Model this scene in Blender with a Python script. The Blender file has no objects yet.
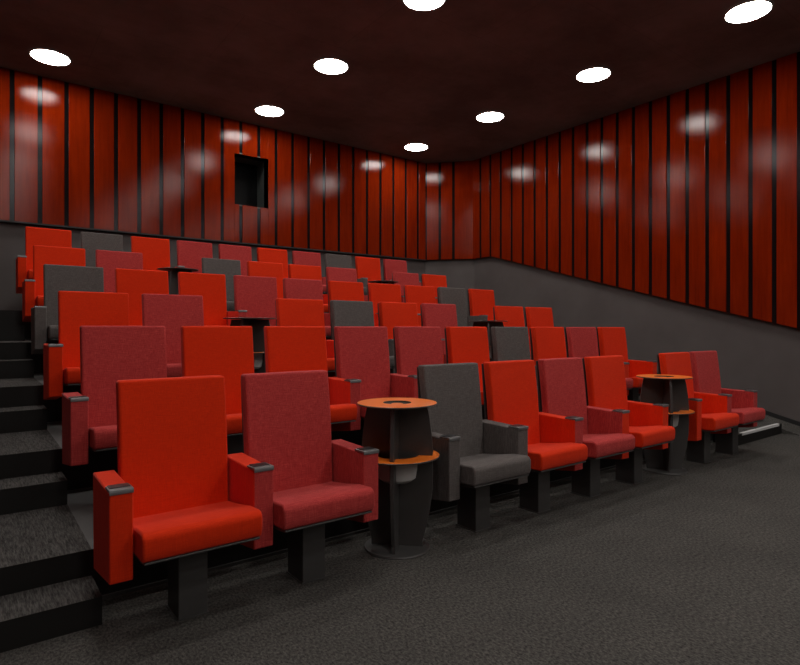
import bpy, bmesh, math
from mathutils import Vector, Matrix

col = bpy.context.scene.collection
sc = bpy.context.scene

# ------------------------------------------------------------------ measures (metres)
HC = 1.3055            # eye height
CEIL = 4.738
WX, WLX = 8.265, -0.75  # right / left wall
WB = 9.191             # back wall
WF = -10.0             # wall behind the camera
ROW_Y = [2.8216 + 1.0993 * k for k in range(6)]          # front of the backrest top
ROW_TOP = [1.0675, 1.3229, 1.5946, 1.8974, 2.2014, 2.5568]
FLOOR = [.042, .283, .563, .868, 1.178, 1.50]
RISER = [None] + [2.965 + 1.0993 * k for k in range(5)]
X0, PITCH = .778, .60

# ------------------------------------------------------------------ node helpers
def mat(name, base=(.5, .5, .5), rough=.6, metal=0., spec=.5, coat=0.):
    m = bpy.data.materials.new(name); m.use_nodes = True
    b = m.node_tree.nodes['Principled BSDF']
    b.inputs['Base Color'].default_value = (*base, 1)
    b.inputs['Roughness'].default_value = rough
    b.inputs['Metallic'].default_value = metal
    b.inputs['Specular IOR Level'].default_value = spec
    b.inputs['Coat Weight'].default_value = coat
    return m, m.node_tree, b

def coords(nt, scale=(1, 1, 1), out='Object'):
    tc = nt.nodes.new('ShaderNodeTexCoord'); mp = nt.nodes.new('ShaderNodeMapping')
    mp.inputs['Scale'].default_value = scale
    nt.links.new(tc.outputs[out], mp.inputs['Vector'])
    return mp.outputs['Vector']

def noise(nt, scale, vec, detail=3, rough=.6):
    n = nt.nodes.new('ShaderNodeTexNoise')
    n.inputs['Scale'].default_value = scale; n.inputs['Detail'].default_value = detail
    n.inputs['Roughness'].default_value = rough
    nt.links.new(vec, n.inputs['Vector'])
    return n.outputs['Fac']

def ramp(nt, fac, stops):
    r = nt.nodes.new('ShaderNodeValToRGB'); e = r.color_ramp.elements
    e[0].position, e[0].color = stops[0][0], (*stops[0][1], 1)
    e[1].position, e[1].color = stops[-1][0], (*stops[-1][1], 1)
    for p, c in stops[1:-1]:
        x = e.new(p); x.color = (*c, 1)
    nt.links.new(fac, r.inputs['Fac'])
    return r.outputs['Color']

def mixc(nt, fac, a, b, mode='MIX'):
    m = nt.nodes.new('ShaderNodeMix'); m.data_type = 'RGBA'; m.blend_type = mode
    if isinstance(fac, (int, float)): m.inputs[0].default_value = fac
    else: nt.links.new(fac, m.inputs[0])
    for v, k in ((a, 6), (b, 7)):
        if isinstance(v, tuple): m.inputs[k].default_value = (*v, 1)
        else: nt.links.new(v, m.inputs[k])
    return m.outputs[2]

def bump(nt, bsdf, h, strength=.3, dist=.002):
    b = nt.nodes.new('ShaderNodeBump')
    b.inputs['Strength'].default_value = strength; b.inputs['Distance'].default_value = dist
    nt.links.new(h, b.inputs['Height']); nt.links.new(b.outputs['Normal'], bsdf.inputs['Normal'])

def fabric(name, c_dark, c_mid, c_light, contrast=1.0):
    m, nt, b = mat(name, c_mid, .85, spec=.15)
    b.inputs['Sheen Weight'].default_value = .06
    b.inputs['Sheen Roughness'].default_value = .5
    h = noise(nt, 1, coords(nt, (22, 300, 900)), 2)       # weft threads
    v = noise(nt, 1, coords(nt, (900, 300, 22)), 2)       # warp threads
    f = nt.nodes.new('ShaderNodeMath'); f.operation = 'ADD'
    nt.links.new(h, f.inputs[0]); nt.links.new(v, f.inputs[1])
    g = nt.nodes.new('ShaderNodeMath'); g.operation = 'MULTIPLY'; g.inputs[1].default_value = .5
    nt.links.new(f.outputs[0], g.inputs[0])
    w = .14 / contrast
    c = ramp(nt, g.outputs[0], [(.5 - w, c_dark), (.5, c_mid), (.5 + w, c_light)])
    nt.links.new(c, b.inputs['Base Color'])
    bump(nt, b, g.outputs[0], .25, .0015)
    return m

M = {}
WOOD_IOR, WOOD_ROUGH = 1.265, .18
M['red'] = fabric('scarlet_fabric', (.60, .021, .001), (.70, .028, .0015), (.80, .042, .003))
M['maroon'] = fabric('crimson_melange_fabric', (.30, .022, .024), (.46, .040, .037), (.62, .085, .075), 1.1)
M['grey'] = fabric('charcoal_fabric', (.075, .064, .060), (.115, .100, .094), (.17, .15, .142), 1.2)

def carpet(name, dark, light, rib=0):
    m, nt, b = mat(name, light, .95, spec=.1)
    n1 = noise(nt, 150 if rib else 95, coords(nt, (1, .10 if rib else .6, 1)), 2 if rib else 3, .75)
    n2 = noise(nt, 2.2, coords(nt), 3)
    c = ramp(nt, n1, [(.34, dark), (.66, light)])
    c = mixc(nt, .35, c, ramp(nt, n2, [(.3, (.6, .6, .6)), (.7, (1.15, 1.15, 1.12))]), 'MULTIPLY')
    h = n1
    if rib > 15:
        wv = nt.nodes.new('ShaderNodeTexWave'); wv.bands_direction = 'X'
        wv.inputs['Scale'].default_value = rib; wv.inputs['Distortion'].default_value = 1.6
        wv.inputs['Detail'].default_value = 3; wv.inputs['Detail Scale'].default_value = 6
        nt.links.new(coords(nt), wv.inputs['Vector'])
        c = mixc(nt, .55, c, ramp(nt, wv.outputs['Fac'], [(.1, (.45, .45, .45)), (.8, (1.45, 1.45, 1.4))]), 'MULTIPLY')
        h = wv.outputs['Fac']
    nt.links.new(c, b.inputs['Base Color'])
    bump(nt, b, h, .6, .006)
    return m
M['carpet'] = carpet('loop_pile_carpet', (.028, .0265, .025), (.118, .111, .101), 0)
M['stair_carpet'] = carpet('ribbed_stair_carpet', (.03, .028, .027), (.105, .099, .093), 14)
M['smooth'] = mat('smooth_grey_vinyl', (.10, .097, .094), .75)[0]
M['riser'] = mat('black_riser_board', (.012, .011, .010), .6, spec=.3)[0]

m, nt, b = mat('grey_wall_paint', (.12, .112, .108), .8, spec=.25)
n = noise(nt, 1.3, coords(nt), 3)
nt.links.new(ramp(nt, n, [(.3, (.098, .083, .080)), (.7, (.120, .104, .100))]), b.inputs['Base Color'])
M['wall'] = m
M['black'] = mat('black_backing', (.006, .005, .005), .8, spec=.2)[0]
M['plain_black'] = mat('matt_black_paint', (.01, .01, .01), .6)[0]

# oiled red wood, satin gloss
m, nt, b = mat('red_stained_wood', (.3, .03, .01), .13, spec=.5)
g1 = noise(nt, 1, coords(nt, (30, 30, 2.2)), 5, .65)
g2 = noise(nt, 1, coords(nt, (3.2, 3.2, .9)), 2)
c = ramp(nt, g1, [(.25, (.165, .0105, .001)), (.5, (.205, .0145, .0013)), (.78, (.25, .020, .002))])
c = mixc(nt, .6, c, ramp(nt, g2, [(.3, (.72, .66, .66)), (.7, (1.2, 1.2, 1.2))]), 'MULTIPLY')
nt.links.new(c, b.inputs['Base Color'])
fine = noise(nt, 60, coords(nt), 2)
def polish(nt, colour, ior, rough):
    df = nt.nodes.new('ShaderNodeBsdfDiffuse'); gl = nt.nodes.new('ShaderNodeBsdfAnisotropic')
    gl.distribution = 'BECKMANN'; gl.inputs['Roughness'].default_value = rough
    gl.inputs['Color'].default_value = (1, 1, 1, 1)
    if isinstance(colour, tuple): df.inputs['Color'].default_value = (*colour, 1)
    else: nt.links.new(colour, df.inputs['Color'])
    fr = nt.nodes.new('ShaderNodeFresnel'); fr.inputs['IOR'].default_value = ior
    mx = nt.nodes.new('ShaderNodeMixShader')
    nt.links.new(fr.outputs[0], mx.inputs[0]); nt.links.new(df.outputs[0], mx.inputs[1]); nt.links.new(gl.outputs[0], mx.inputs[2])
    nt.links.new(mx.outputs[0], nt.nodes['Material Output'].inputs['Surface'])
    return mx
polish(nt, c, WOOD_IOR, WOOD_ROUGH)
M['wood'] = m
M['groove'], nt, b = mat('black_lacquered_groove', (.006, .005, .005), .3)
polish(nt, (.008, .006, .006), WOOD_IOR, WOOD_ROUGH)

# ceiling boards with faint joints
m, nt, b = mat('dark_ceiling_board', (.05, .035, .03), .75, spec=.3)
br = nt.nodes.new('ShaderNodeTexBrick')
br.inputs['Scale'].default_value = 1; br.inputs['Brick Width'].default_value = 2.4
br.inputs['Row Height'].default_value = 1.2; br.inputs['Mortar Size'].default_value = .006
br.inputs['Color1'].default_value = (1, 1, 1, 1); br.inputs['Color2'].default_value = (.93, .93, .93, 1)
br.inputs['Mortar'].default_value = (.82, .82, .82, 1)
nt.links.new(coords(nt), br.inputs['Vector'])
cl = ramp(nt, noise(nt, .9, coords(nt), 6, .62), [(.35, (.105, .130, .124)), (.66, (.20, .235, .227))])
nt.links.new(mixc(nt, 1.0, cl, br.outputs['Color'], 'MULTIPLY'), b.inputs['Base Color'])
M['ceiling'] = m

M['steel'] = mat('dark_grey_powder_coat', (.062, .060, .058), .45, metal=.1)[0]
M['cap'] = mat('brushed_aluminium', (.20, .20, .20), .5, metal=.6)[0]
M['cap_dark'] = mat('black_rubber_inlay', (.02, .02, .022), .35)[0]
M['fin'] = mat('dark_lacquered_panel', (.060, .056, .054), .3, spec=.5)[0]
M['orange'] = mat('orange_laminate', (.88, .19, .016), .35)[0]
M['bin'] = mat('pale_grey_metal', (.60, .59, .57), .5)[0]
M['nosing'] = mat('aluminium_nosing', (.75, .75, .75), .5, metal=.1)[0]
M['rim'] = mat('lamp_rim', (.25, .24, .23), .5)[0]

m = bpy.data.materials.new('lamp_diffuser'); m.use_nodes = True
nt = m.node_tree; b = nt.nodes['Principled BSDF']
b.inputs['Base Color'].default_value = (.8, .8, .8, 1)
b.inputs['Emission Color'].default_value = (1.0, .965, .92, 1)
b.inputs['Emission Strength'].default_value = 40.0
M['lamp'] = m
m, nt, b = mat('dark_glass', (.003, .003, .003), .25, spec=.15)
M['glass'] = m

# ------------------------------------------------------------------ mesh helpers
def link(name, bm, mats, parent=None, bevel=0, seg=2, smooth=False, loc=None):
    bmesh.ops.recalc_face_normals(bm, faces=bm.faces)
    me = bpy.data.meshes.new(name); bm.to_mesh(me); bm.free()
    for x in (mats if isinstance(mats, (list, tuple)) else [mats]): me.materials.append(x)
    o = bpy.data.objects.new(name, me); col.objects.link(o)
    if parent: o.parent = parent
    if loc: o.location = loc
    if bevel:
        md = o.modifiers.new('bevel', 'BEVEL'); md.width = bevel; md.segments = seg
        md.limit_method = 'ANGLE'; md.angle_limit = math.radians(35); md.harden_normals = False
    if smooth:
        for p in me.polygons: p.use_smooth = True
        try: me.set_sharp_from_angle(angle=math.radians(40))
        except Exception: pass
    return o

def box(bm, x0, x1, y0, y1, z0, z1, mi=0):
    v = [bm.verts.new((x, y, z)) for x in (x0, x1) for y in (y0, y1) for z in (z0, z1)]
    fs = []
    for q in ((0, 1, 3, 2), (4, 6, 7, 5), (0, 4, 5, 1), (2, 3, 7, 6), (0, 2, 6, 4), (1, 5, 7, 3)):
        f = bm.faces.new([v[i] for i in q]); f.material_index = mi; fs.append(f)
    return fs

def prism_x(bm, pts, x0, x1, mi=0):
    """closed (y,z) outline extruded along x"""
    a = [bm.verts.new((x0, y, z)) for y, z in pts]; b = [bm.verts.new((x1, y, z)) for y, z in pts]
    n = len(pts); fs = [bm.faces.new(a), bm.faces.new(b[::-1])]
    for i in range(n): fs.append(bm.faces.new([a[i], b[i], b[(i + 1) % n], a[(i + 1) % n]]))
    for f in fs: f.material_index = mi
    return fs

def lathe(bm, prof, n=48, mi=0, closed=False):
    rings = []
    for r, z in prof:
        if r < 1e-6: rings.append([bm.verts.new((0, 0, z))])
        else: rings.append([bm.verts.new((r * math.cos(2 * math.pi * i / n), r * math.sin(2 * math.pi * i / n), z)) for i in range(n)])
    pairs = list(zip(rings, rings[1:])) + ([(rings[-1], rings[0])] if closed else [])
    for a, b in pairs:
        for i in range(n):
            j = (i + 1) % n
            q = [a[i % len(a)], a[j % len(a)], b[j % len(b)], b[i % len(b)]]
            q = list(dict.fromkeys(q))
            if len(q) > 2: bm.faces.new(q).material_index = mi

def empty(name, loc=(0, 0, 0)):
    o = bpy.data.objects.new(name, None); col.objects.link(o); o.location = loc
    o.empty_display_size = .1
    return o

def copy_tree(o, parent=None):
    c = o.copy(); col.objects.link(c); c.parent = parent
    for ch in list(o.children): copy_tree(ch, c)
    return c

def structure(o):
    o['kind'] = 'structure'; return o

# ------------------------------------------------------------------ room shell
# back of the room: dado height along the side walls follows the rake
DADO = [(9.3, 2.73), (7.88, 2.73), (6.0, 2.205), (4.134, 1.69), (2.64, 1.30), (1.9, 1.12), (WF, 1.12)]
def dado(y):
    for (y1, z1), (y0, z0) in zip(DADO, DADO[1:]):
        if y0 <= y <= y1: return z0 + (z1 - z0) * (y - y0) / (y1 - y0)
    return 1.12
CX, CY = 7.577, 8.422     # chamfered corner from (CX, WB) to (WX, CY)
PT = .075               # board thickness
GAPW = .055

def slab(name, p0, p1, ztop, zbot, m, t=.1, parent=None):
    """wall piece between plan points, from zbot(s) to ztop(s); thickened outwards (left of p0->p1)"""
    bm = bmesh.new()
    d = Vector((p1[0] - p0[0], p1[1] - p0[1])); L = d.length; d /= L; nrm = Vector((-d.y, d.x)) * t
    ss = sorted({0, L} | {s for s in SPLITS.get(name, []) if 0 < s < L})
    for a, b_ in zip(ss, ss[1:]):
        vs = []
        for off in (Vector((0, 0)), nrm):
            for s in (a, b_):
                for zf in (zbot, ztop):
                    x, y = Vector(p0) + d * s + off
                    vs.append(bm.verts.new((x, y, zf(s))))
        for q in ((0, 1, 3, 2), (4, 6, 7, 5), (0, 4, 5, 1), (2, 3, 7, 6), (0, 2, 6, 4), (1, 5, 7, 3)):
            bm.faces.new([vs[i] for i in q])
    bmesh.ops.remove_doubles(bm, verts=bm.verts, dist=1e-5)
    return bm
SPLITS = {}

def boards(p0, p1, edges, zbot, holes=()):
    """vertical boards standing proud of the wall, each between consecutive gap centres"""
    bm = bmesh.new()
    d = Vector((p1[0] - p0[0], p1[1] - p0[1])); L = d.length; d /= L; n = Vector((d.y, -d.x))
    def one(s0, s1, za0, za1, zt):
        vs = []
        for off in (PT - .018, PT):
            for s, zb in ((s0, za0), (s1, za1)):
                x, y = Vector(p0) + d * s + n * off
                vs.append(bm.verts.new((x, y, zb))); vs.append(bm.verts.new((x, y, zt)))
        for q in ((0, 1, 3, 2), (4, 6, 7, 5), (0, 4, 5, 1), (2, 3, 7, 6), (0, 2, 6, 4), (1, 5, 7, 3)):
            bm.faces.new([vs[i] for i in q])
    for a, b_ in zip(edges, edges[1:]):
        s0, s1 = a + GAPW / 2, b_ - GAPW / 2
        if s1 - s0 < .02: continue
        cuts = [s0, s1]
        for h in holes:
            for e in h[:2]:
                if s0 < e < s1: cuts.append(e)
        cuts.sort()
        for u, w in zip(cuts, cuts[1:]):
            mid = (u + w) / 2; hit = [h for h in holes if h[0] < mid < h[1]]
            if hit:
                one(u, w, zbot(u), zbot(w), hit[0][2]); one(u, w, hit[0][3], hit[0][3], CEIL)
            else:
                one(u, w, zbot(u), zbot(w), CEIL)
    return bm

HOLE = (3.465, 4.055, 3.356, 4.194)
def wall(name, p0, p1, edges, zb, hole=None, splits=()):
    L = math.hypot(p1[0] - p0[0], p1[1] - p0[1])
    SPLITS[name] = list(splits)
    bm = slab(name, p0, p1, zb, lambda s: 0, None)
    w = structure(link(name, bm, M['wall']))
    bm = bmesh.new()
    SPLITS['b'] = list(splits) + ([hole[0], hole[1]] if hole else [])
    if hole:
        d = Vector((p1[0] - p0[0], p1[1] - p0[1])) / L; gy = PT - .012
        for s0, s1, z0, z1 in ((0, hole[0], None, CEIL), (hole[1], L, None, CEIL), (hole[0], hole[1], None, hole[2]), (hole[0], hole[1], hole[3], CEIL)):
            q0 = Vector(p0) + d * s0; q1 = Vector(p0) + d * s1
            box(bm, q0.x, q1.x, q0.y - gy, q0.y + .1, zb(0) if z0 is None and z1 == CEIL and s0 != hole[0] else (zb(0) if z1 == hole[2] else hole[3]), z1)
    else:
        bm.free(); n_ = Vector((p1[1] - p0[1], p0[0] - p1[0])) / L * (PT - .012)
        bm = slab('b', (p0[0] + n_.x, p0[1] + n_.y), (p1[0] + n_.x, p1[1] + n_.y), lambda s: CEIL, zb, None, t=.16)
    structure(link('panel_backing', bm, M['groove'], w))
    bm = boards(p0, p1, edges, zb, [hole] if hole else [])
    structure(link('wood_panelling', bm, M['wood'], w, bevel=.003, seg=1))
    return w

# back wall (gaps measured every 0.3138 m)
eb = [0] + [.4336 + .3138 * n - WLX for n in range(-4, 23)]
eb = [e for e in eb if 0 <= e <= CX - WLX + .001] + [CX - WLX - .012]
hole_s = (HOLE[0] - WLX, HOLE[1] - WLX, HOLE[2], HOLE[3])
wall('wall_back', (WLX, WB), (CX, WB), eb, lambda s: 2.73, hole_s)
# chamfer
Lc = math.hypot(WX - CX, WB - CY)
wall('wall_corner', (CX, WB), (WX, CY), [.030, .325, .608, Lc + .02], lambda s: 2.73)
# right wall runs from the back towards the camera
er = [CY - y for y in sorted([2.927 + .2765 * n for n in range(-50, 20)], reverse=True) if 0 <= CY - y <= CY - WF]
wall('wall_right', (WX, CY), (WX, WF), [0] + er + [CY - WF], lambda s: dado(CY - s), splits=[CY - y for y, _ in DADO])
wall('wall_left', (WLX, WF), (WLX, WB), [y - WF for y in [WF] + [2.927 + .2765 * n for n in range(-47, 23)] + [WB] if WF <= y <= WB],
     lambda s: dado(WF + s), splits=[y - WF for y, _ in DADO])
bm = bmesh.new(); box(bm, WLX - .1, WX + .1, WF - .1, WF, 0, CEIL); structure(link('wall_front', bm, M['wall']))

bm = bmesh.new(); box(bm, WLX - .1, WX + .1, WF - .1, WB + .4, CEIL, CEIL + .12)
structure(link('ceiling', bm, M['ceiling']))

# dark shadow-gap bead below the boards of the back wall
bm = bmesh.new(); box(bm, WLX, CX + .01, WB - PT - .002, WB, 2.712, 2.735); structure(link('trim_1', bm, M['plain_black']))

# projection window: a deep dark box behind the boards
win = structure(empty('window_1', (0, WB, 0)))
bm = bmesh.new(); x0, x1, z0, z1 = HOLE; t = .02; D = .45
box(bm, x0 - t, x0, -PT + .004, D, z0 - t, z1 + t); box(bm, x1, x1 + t, -PT + .004, D, z0 - t, z1 + t)
box(bm, x0, x1, -PT + .004, D, z0 - t, z0); box(bm, x0, x1, -PT + .004, D, z1, z1 + t)
structure(link('window_reveal', bm, mat('dark_green_grey_reveal', (.06, .068, .064), .7)[0], win))
bm = bmesh.new(); box(bm, x0, x1, D - .03, D, z0, z1)
structure(link('window_back', bm, M['black'], win))
bm = bmesh.new(); box(bm, x0, x1, D - .05, D - .042, z0, z1)
structure(link('pane', bm, M['glass'], win))

# ------------------------------------------------------------------ floor, platforms, stairs
AL, AR = .447, 6.60      # seats stand between the two aisles
SR = 7.80                # right end of the right-hand steps
def by_normal(o, up, front):
    me = o.data
    for p in me.polygons: p.material_index = 0 if p.normal.z > .7 else 1
bm = bmesh.new(); box(bm, WLX, WX, WF, RISER[1], -.1, FLOOR[0])
floor = structure(link('floor', bm, M['carpet']))
def plat(name, x0, x1, y0, y1, z, top):
    bm = bmesh.new(); box(bm, x0, x1, y0, y1, -.1 if y0 >= RISER[1] else 0, z)
    o = structure(link(name, bm, [top, M['riser']], floor)); by_normal(o, 0, 1); return o
for k in range(1, 6):
    y0 = RISER[k]; y1 = RISER[k + 1] if k < 5 else WB + .1
    plat('row_platform', AL, AR, y0, y1, FLOOR[k], M['smooth'])
    plat('aisle_landing', WLX, AL, y0, y1, FLOOR[k], M['stair_carpet'])
    plat('aisle_landing', AR, SR, y0, y1, FLOOR[k], M['stair_carpet'])
    zm = (FLOOR[k] + FLOOR[k - 1]) / 2
    for xa, xb in ((WLX, AL), (AR, SR)):
        bm = bmesh.new(); box(bm, xa, xb, y0 - .26, y0, FLOOR[k - 1], zm)
        o = structure(link('aisle_step', bm, [M['stair_carpet'], M['riser']], floor)); by_normal(o, 0, 1)
    bm = bmesh.new(); box(bm, AL + .02, AR - .02, y0 - .014, y0, FLOOR[k - 1], FLOOR[k - 1] + .016)
    structure(link('riser_bead', bm, M['steel'], floor))
# aluminium nosing on the lowest right-hand step
bm = bmesh.new(); zz = (FLOOR[0] + FLOOR[1]) / 2; yy = RISER[1] - .26
prism_x(bm, [(yy - .006, zz - .022), (yy - .006, zz + .006), (yy + .026, zz + .006), (yy + .026, zz), (yy, zz), (yy, zz - .022)], AR + .10, SR - .09)
structure(link('step_nosing', bm, M['nosing'], floor))
# sloping carpeted strip between steps and right wall
bm = bmesh.new()
prism_x(bm, [(2.50, .042), (2.97, .165), (7.4, 1.38), (7.9, 1.5), (WB + .1, 1.5), (WB + .1, -.1), (2.50, -.1)], SR, WX)
structure(link('sloping_floor', bm, M['carpet'], floor))
bm = bmesh.new(); t = .055
prism_x(bm, [(WF, .042), (2.50, .042), (2.97, .165), (7.4, 1.38), (7.9, 1.5), (CY, 1.5), (CY, 1.5 + t), (7.9, 1.5 + t), (7.4, 1.38 + t), (2.97, .165 + t), (2.50, .042 + t), (WF, .042 + t)], WX - .012, WX)
structure(link('baseboard_right', bm, M['plain_black']))

# ------------------------------------------------------------------ ceiling lights
def ceiling_light():
    root = empty('ceiling_light')
    bm = bmesh.new(); lathe(bm, [(.214, 0), (.214, -.012), (.222, -.014), (.225, -.010), (.225, 0)], 48)
    link('rim', bm, M['rim'], root, smooth=True)
    bm = bmesh.new(); lathe(bm, [(0, -.010), (.2135, -.010), (.2135, -.001), (0, -.001)], 48)
    link('diffuser', bm, M['lamp'], root)
    return root
LX = [.8014, 3.7565, 6.7116]; LY = [4.5637 + 1.916 * j for j in range(-7, 3)]  # unseen lamp rows towards the front are added to brighten the seat backs
lab = {(0, 2): 'round ceiling light at the far left, in the row nearest the back wall',
       (1, 2): 'round ceiling light above the small dark window, middle of the row nearest the back wall',
       (2, 2): 'smallest round ceiling light, near the far right corner of the room',
       (1, 1): 'round ceiling light in the middle column, second row from the back wall',
       (2, 1): 'round ceiling light in the right column, second row from the back wall',
       (1, 0): 'round ceiling light in the middle column, cut off by the top edge of the photo',
       (2, 0): 'round ceiling light in the right column, third row from the back wall',
       (2, -1): 'largest round ceiling light, in the upper right corner near the right wall'}
L0 = None
for i, x in enumerate(LX):
    for j, y in zip(range(-7, 3), LY):
        if L0 is None: o = L0 = ceiling_light()
        else: o = copy_tree(L0)
        o.location = (x, y, CEIL - .001)
        o['category'] = 'ceiling light'; o['group'] = 'round lights recessed in the dark ceiling'
        o['label'] = lab.get((i, j), 'round white ceiling light added outside the frame, continuing the grid to light the seats')

# ------------------------------------------------------------------ cinema seats
# local frame: x centre of the seat, y = 0 at the front of the backrest top, z = 0 floor level of a front-row seat
def cushion_bm():
    bm = bmesh.new()
    Yf, Yr = -.466, -.045
    top = lambda y: .522 + (y - Yf) / (Yr - Yf) * (.436 - .508)
    pts = [(Yf + .012, .390), (Yf + .002, .415), (Yf, .445)]
    for a in range(0, 8):
        t_ = math.radians(180 - a * 12)
        pts.append((Yf + .036 + .036 * math.cos(t_), .471 + .034 * math.sin(t_)))
    for k in range(1, 7):
        y = Yf + .08 + (Yr - Yf - .08) * k / 6
        pts.append((y, top(y) - .004 * math.sin(math.pi * k / 6)))
    pts += [(Yr, .372), (Yf + .10, .386)]
    prism_x(bm, pts, -.247, .247)
    return bm

def back_bm():
    bm = bmesh.new()
    zs = [.36, .45, .56, .68, .80, .92, 1.02, 1.0675]
    nx = 8; W = .246
    def front(x, z):
        t_ = (1.0675 - z) / .65
        return -.055 * t_ - .012 * math.sin(min(1, t_) * math.pi) + .008 * (1 - (x / W) ** 2)
    rows = []
    for side in (0, 1):
        g = []
        for z in zs:
            g.append([bm.verts.new((W * (2 * i / nx - 1), front(W * (2 * i / nx - 1), z) + side * .066, z)) for i in range(nx + 1)])
        rows.append(g)
    for side in (0, 1):
        g = rows[side]
        for a in range(len(zs) - 1):
            for i in range(nx):
                bm.faces.new([g[a][i], g[a][i + 1], g[a + 1][i + 1], g[a + 1][i]])
    f, r = rows
    for i in range(nx):
        bm.faces.new([f[0][i], f[0][i + 1], r[0][i + 1], r[0][i]])
        bm.faces.new([f[-1][i], f[-1][i + 1], r[-1][i + 1], r[-1][i]])
    for a in range(len(zs) - 1):
        for i in (0, nx):
            bm.faces.new([f[a][i], f[a + 1][i], r[a + 1][i], r[a][i]])
    return bm

def rear_bm():
    bm = bmesh.new()
    prism_x(bm, [(.078, 1.055), (.088, 1.05), (.030, .37), (.012, .37)], -.235, .235)
    return bm

AW = .0475
def arm_bm(cx, inner_sign, same):
    AW = .0475 if cx > 0 else .044
    """upholstered arm; material 0 own colour (inner side, top), 1 neighbour's colour (front, outer side)"""
    bm = bmesh.new()
    yf, yr = -.352, .028
    prism_x(bm, [(yf, .296), (yf - .002, .655), (yr, .664), (yr - .02, .240)], cx - AW, cx + AW)
    bmesh.ops.recalc_face_normals(bm, faces=bm.faces)
    if not same:
        for f in bm.faces:
            if f.normal.y < -.7 or f.normal.x * inner_sign < -.7: f.material_index = 1
    return bm

def cap_bm(cx):
    bm = bmesh.new(); yf = -.352; w = (.0475 if cx > 0 else .044) + .001
    pts = [(yf - .006, .648), (yf - .006, .660), (yf - .004, .668), (yf + .085, .6665), (yf + .085, .658), (yf - .002, .655), (yf - .002, .648)]
    prism_x(bm, pts, cx - w, cx + w)
    return bm

def cap_inlay_bm(cx):
    bm = bmesh.new(); yf = -.352
    prism_x(bm, [(yf + .028, .664), (yf + .028, .6705), (yf + .080, .6705), (yf + .080, .664)], cx - .038, cx + .038)
    return bm

SEAT_MESH = {}
def get_mesh(key, maker, mats, bevel=0, seg=2, smooth=False, name='part'):
    if key not in SEAT_MESH:
        o = link(name, maker(), mats, bevel=bevel, seg=seg, smooth=smooth)
        SEAT_MESH[key] = o; o.parent = None
        return o
    s = SEAT_MESH[key]; c = s.copy(); col.objects.link(c); c.parent = None
    return c

COLN = {'R': 'red', 'M': 'maroon', 'G': 'grey'}
def build_seat(row, c, right_c, left_arm, x, y, zb, leg_bottom):
    root = empty('cinema_seat', (x, y, zb + leg_bottom))
    base = -leg_bottom          # mesh z offset so that the empty sits on the floor under the leg
    own = M[COLN[c]]
    def put(key, name, maker, mats, parent=root, **k):
        o = get_mesh(key, maker, mats, name=name, **k)
        o.parent = parent
        o.location = (0, 0, base) if parent is root else (0, 0, 0)
        return o
    put(('back', c), 'backrest', back_bm, own, bevel=.012, seg=3, smooth=True)
    put(('rear',), 'rear_shell', rear_bm, M['steel'], bevel=.003)
    put(('cush', c), 'seat_cushion', cushion_bm, own, bevel=.010, seg=3, smooth=True)
    def pan():
        bm = bmesh.new()
        prism_x(bm, [(-.455, .380), (-.455, .389), (-.37, .385), (-.05, .371), (-.05, .350), (-.40, .372)], -.238, .238)
        return bm
    put(('pan',), 'seat_pan', pan, M['steel'], bevel=.003)
    def leg():
        bm = bmesh.new(); zt = .385
        box(bm, -.062, .064, -.285, -.115, leg_bottom, zt)
        return bm
    put(('leg', row), 'leg', leg, M['steel'], bevel=.004)
    def foot():
        bm = bmesh.new(); box(bm, -.068, .070, -.291, -.109, leg_bottom, leg_bottom + .005); return bm
    put(('foot', row), 'foot_plate', foot, M['steel'])
    other = c if (c == 'G' or right_c is None) else right_c
    same = other == c
    arms = [(.30, -1, other)] + ([(-.30, 1, c)] if left_arm else [])
    for cx, sgn, oc in arms:
        a = put(('arm', cx, c, oc), 'armrest', lambda: arm_bm(cx, sgn if oc == c else -1 * -sgn, oc == c), [own, M[COLN[oc]]], bevel=.006, seg=2, smooth=True)
        cap = put(('cap', cx), 'armrest_cap', lambda: cap_bm(cx), M['cap'], parent=a, bevel=.002)
        put(('inlay', cx), 'cap_inlay', lambda: cap_inlay_bm(cx), M['cap_dark'], parent=a)
    return root

ROWS = ['RMTGRMRTRM', 'MRRMMRGRMR', 'RMTRGRMTRR', 'GRRMMRRRGR', 'RMTGRRMTMR', 'RGRMMRMGRM']
ORD = ['first', 'second', 'third', 'fourth', 'fifth', 'sixth', 'seventh', 'eighth', 'ninth', 'tenth']
CN = {'R': 'scarlet', 'M': 'crimson melange', 'G': 'charcoal grey'}
RN = ['front row', 'second row', 'third row', 'fourth row', 'fifth row', 'top row']
SPECIAL = {(0, 0): 'large scarlet cinema seat at the left end of the front row, beside the stairs',
           (0, 1): 'crimson melange cinema seat in the front row, left of the round orange table',
           (0, 3): 'only charcoal grey cinema seat in the front row, right of the orange table',
           (0, 4): 'scarlet cinema seat in the front row, immediately right of the grey one',
           (0, 5): 'crimson melange cinema seat in the front row between two scarlet ones',
           (0, 6): 'scarlet cinema seat in the front row, just left of the farther orange table',
           (0, 8): 'scarlet cinema seat in the front row, just right of the farther orange table',
           (0, 9): 'crimson melange cinema seat at the far right end of the front row'}
tables = []
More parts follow.
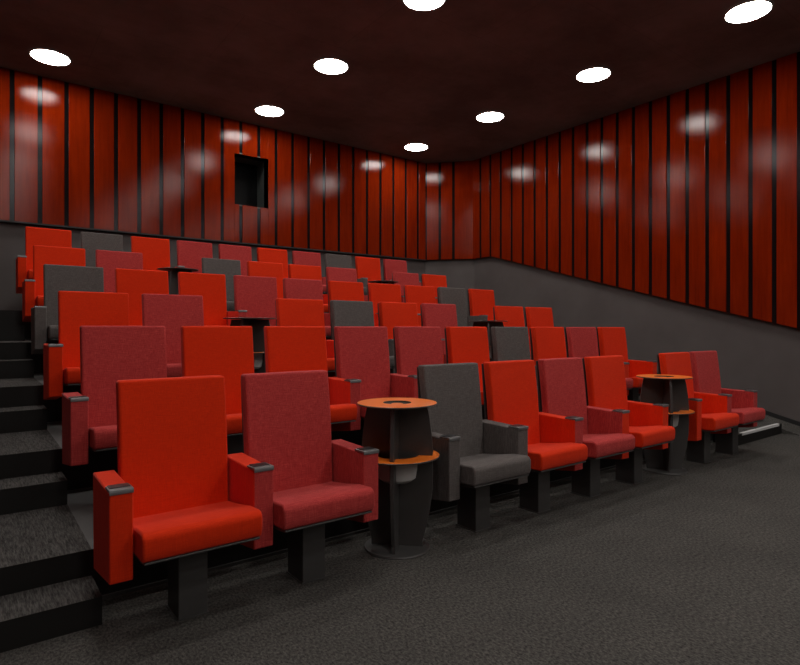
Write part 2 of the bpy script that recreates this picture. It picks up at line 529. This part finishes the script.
for r, s in enumerate(ROWS):
    zb = ROW_TOP[r] - 1.0675; leg_bottom = FLOOR[r] - zb; n = 0
    for i, c in enumerate(s):
        x = (.777 + i * .5955) if r == 0 else X0 + i * PITCH
        if c == 'T':
            tables.append((r, i, x)); continue
        right = s[i + 1] if i < 9 and s[i + 1] != 'T' else None
        left_arm = i == 0 or s[i - 1] == 'T'
        o = build_seat(r, c, right, left_arm, x, ROW_Y[r], zb, leg_bottom)
        o['category'] = 'cinema seat'
        o['group'] = 'cinema seats in six raked rows'
        o['label'] = SPECIAL.get((r, i), f'{CN[c]} cinema seat in the {RN[r]}, {ORD[n]} seat from the left aisle')
        n += 1

# ------------------------------------------------------------------ side tables
def side_table():
    root = empty('side_table')
    bm = bmesh.new(); lathe(bm, [(0, 0), (.188, 0), (.192, .004), (.188, .012), (0, .014)], 48)
    link('base_plate', bm, M['steel'], root, smooth=True)
    # crossed uprights: narrow foot, belly, waist at the shelf, tapering to the top
    prof = [(.150, .013), (.150, .05), (.168, .12), (.190, .22), (.205, .34), (.208, .44), (.205, .53), (.209, .56), (.200, .66), (.187, .76), (.173, .822)]
    for ang in (45, 135):
        bm = bmesh.new()
        n = len(prof); T = .011
        L = [(-r, z) for r, z in prof]; R = [(r, z) for r, z in prof][::-1]
        out = L + R
        a = [bm.verts.new((x, -T, z)) for x, z in out]; b_ = [bm.verts.new((x, T, z)) for x, z in out]
        m_ = len(out)
        for i in range(n - 1):      # strips keep the curved outline clean
            bm.faces.new([a[i], a[i + 1], a[m_ - 2 - i], a[m_ - 1 - i]])
            bm.faces.new([b_[i], b_[i + 1], b_[m_ - 2 - i], b_[m_ - 1 - i]])
        for i in range(m_):
            j = (i + 1) % m_
            bm.faces.new([a[i], a[j], b_[j], b_[i]])
        o = link('upright_panel', bm, M['fin'], root, bevel=.002, seg=1)
        o.rotation_euler.z = math.radians(ang)
    def ring(name, r0, r1, z0, z1, m1, m2):
        bm = bmesh.new(); lathe(bm, [(r0, z0), (r1, z0), (r1 + .002, z0 + .002), (r1 + .002, z1 - .002), (r1, z1), (r0, z1)], 64, closed=True)
        bmesh.ops.recalc_face_normals(bm, faces=bm.faces)
        for f in bm.faces:
            f.material_index = 0 if f.normal.z > .9 else 1
        return link(name, bm, [m1, m2], root, smooth=True)
    top = ring('table_top', .082, .229, .827, .836, M['orange'], M['fin'])
    bm = bmesh.new(); lathe(bm, [(.082, .826), (.0815, .8345), (.0795, .829), (.076, .8255), (0, .8255), (0, .823), (.079, .823)], 40)
    link('cup_well', bm, M['plain_black'], top, smooth=True)
    bm = bmesh.new(); lathe(bm, [(0, .8255), (.034, .8255), (.034, .829), (0, .829)], 32)
    link('well_disc', bm, M['orange'], top, smooth=True)
    sh = ring('shelf', .128, .244, .527, .536, M['orange'], M['fin'])
    bm = bmesh.new()
    prof2 = [(.128, .533), (.122, .530), (.119, .46), (.110, .405), (.085, .385), (0, .381), (0, .385), (.083, .389), (.106, .408), (.113, .46), (.117, .530)]
    lathe(bm, prof2, 40)
    link('bin', bm, M['bin'], sh, smooth=True)
    return root

t0 = None
TL = {(0, 2): 'round orange side table in the front row, left of the charcoal grey seat',
      (0, 7): 'farther round orange side table in the front row, near the right end',
      (2, 2): 'round side table in the third row, second space right of the left aisle seats',
      (2, 7): 'round side table near the right end of the third row',
      (4, 2): 'round side table near the left end of the fifth row',
      (4, 7): 'round side table near the right end of the fifth row'}
TL[(2, 2)] = 'round side table near the left end of the third row'
for r, i, x in tables:
    o = side_table() if t0 is None else copy_tree(t0)
    if t0 is None: t0 = o
    o.location = (x + .003, ROW_Y[r] - .18, FLOOR[r])
    if r: o.location.z = FLOOR[r]
    o['category'] = 'side table'; o['group'] = 'round side tables between the seats'
    o['label'] = TL[(r, i)]

# ------------------------------------------------------------------ camera, world, colour
cam = bpy.data.cameras.new('camera'); co = bpy.data.objects.new('camera', cam); col.objects.link(co)
cam.sensor_fit = 'HORIZONTAL'; cam.sensor_width = 36; cam.lens = 568.95 / 800 * 36
cam.shift_y = -4.0 / 800; cam.clip_start = .05
co.location = (0, 0, HC); co.rotation_euler = (math.radians(90), 0, -math.radians(90 - 52.9871))
sc.camera = co
w = bpy.data.worlds.new('world'); sc.world = w; w.use_nodes = True
w.node_tree.nodes['Background'].inputs[0].default_value = (0, 0, 0, 1)
sc.view_settings.view_transform = 'Standard'; sc.view_settings.look = 'None'
sc.view_settings.exposure = 0; sc.view_settings.gamma = 1
sc.view_settings.use_curve_mapping = False
sc.cycles.max_bounces = 8
sc.cycles.sample_clamp_indirect = 6
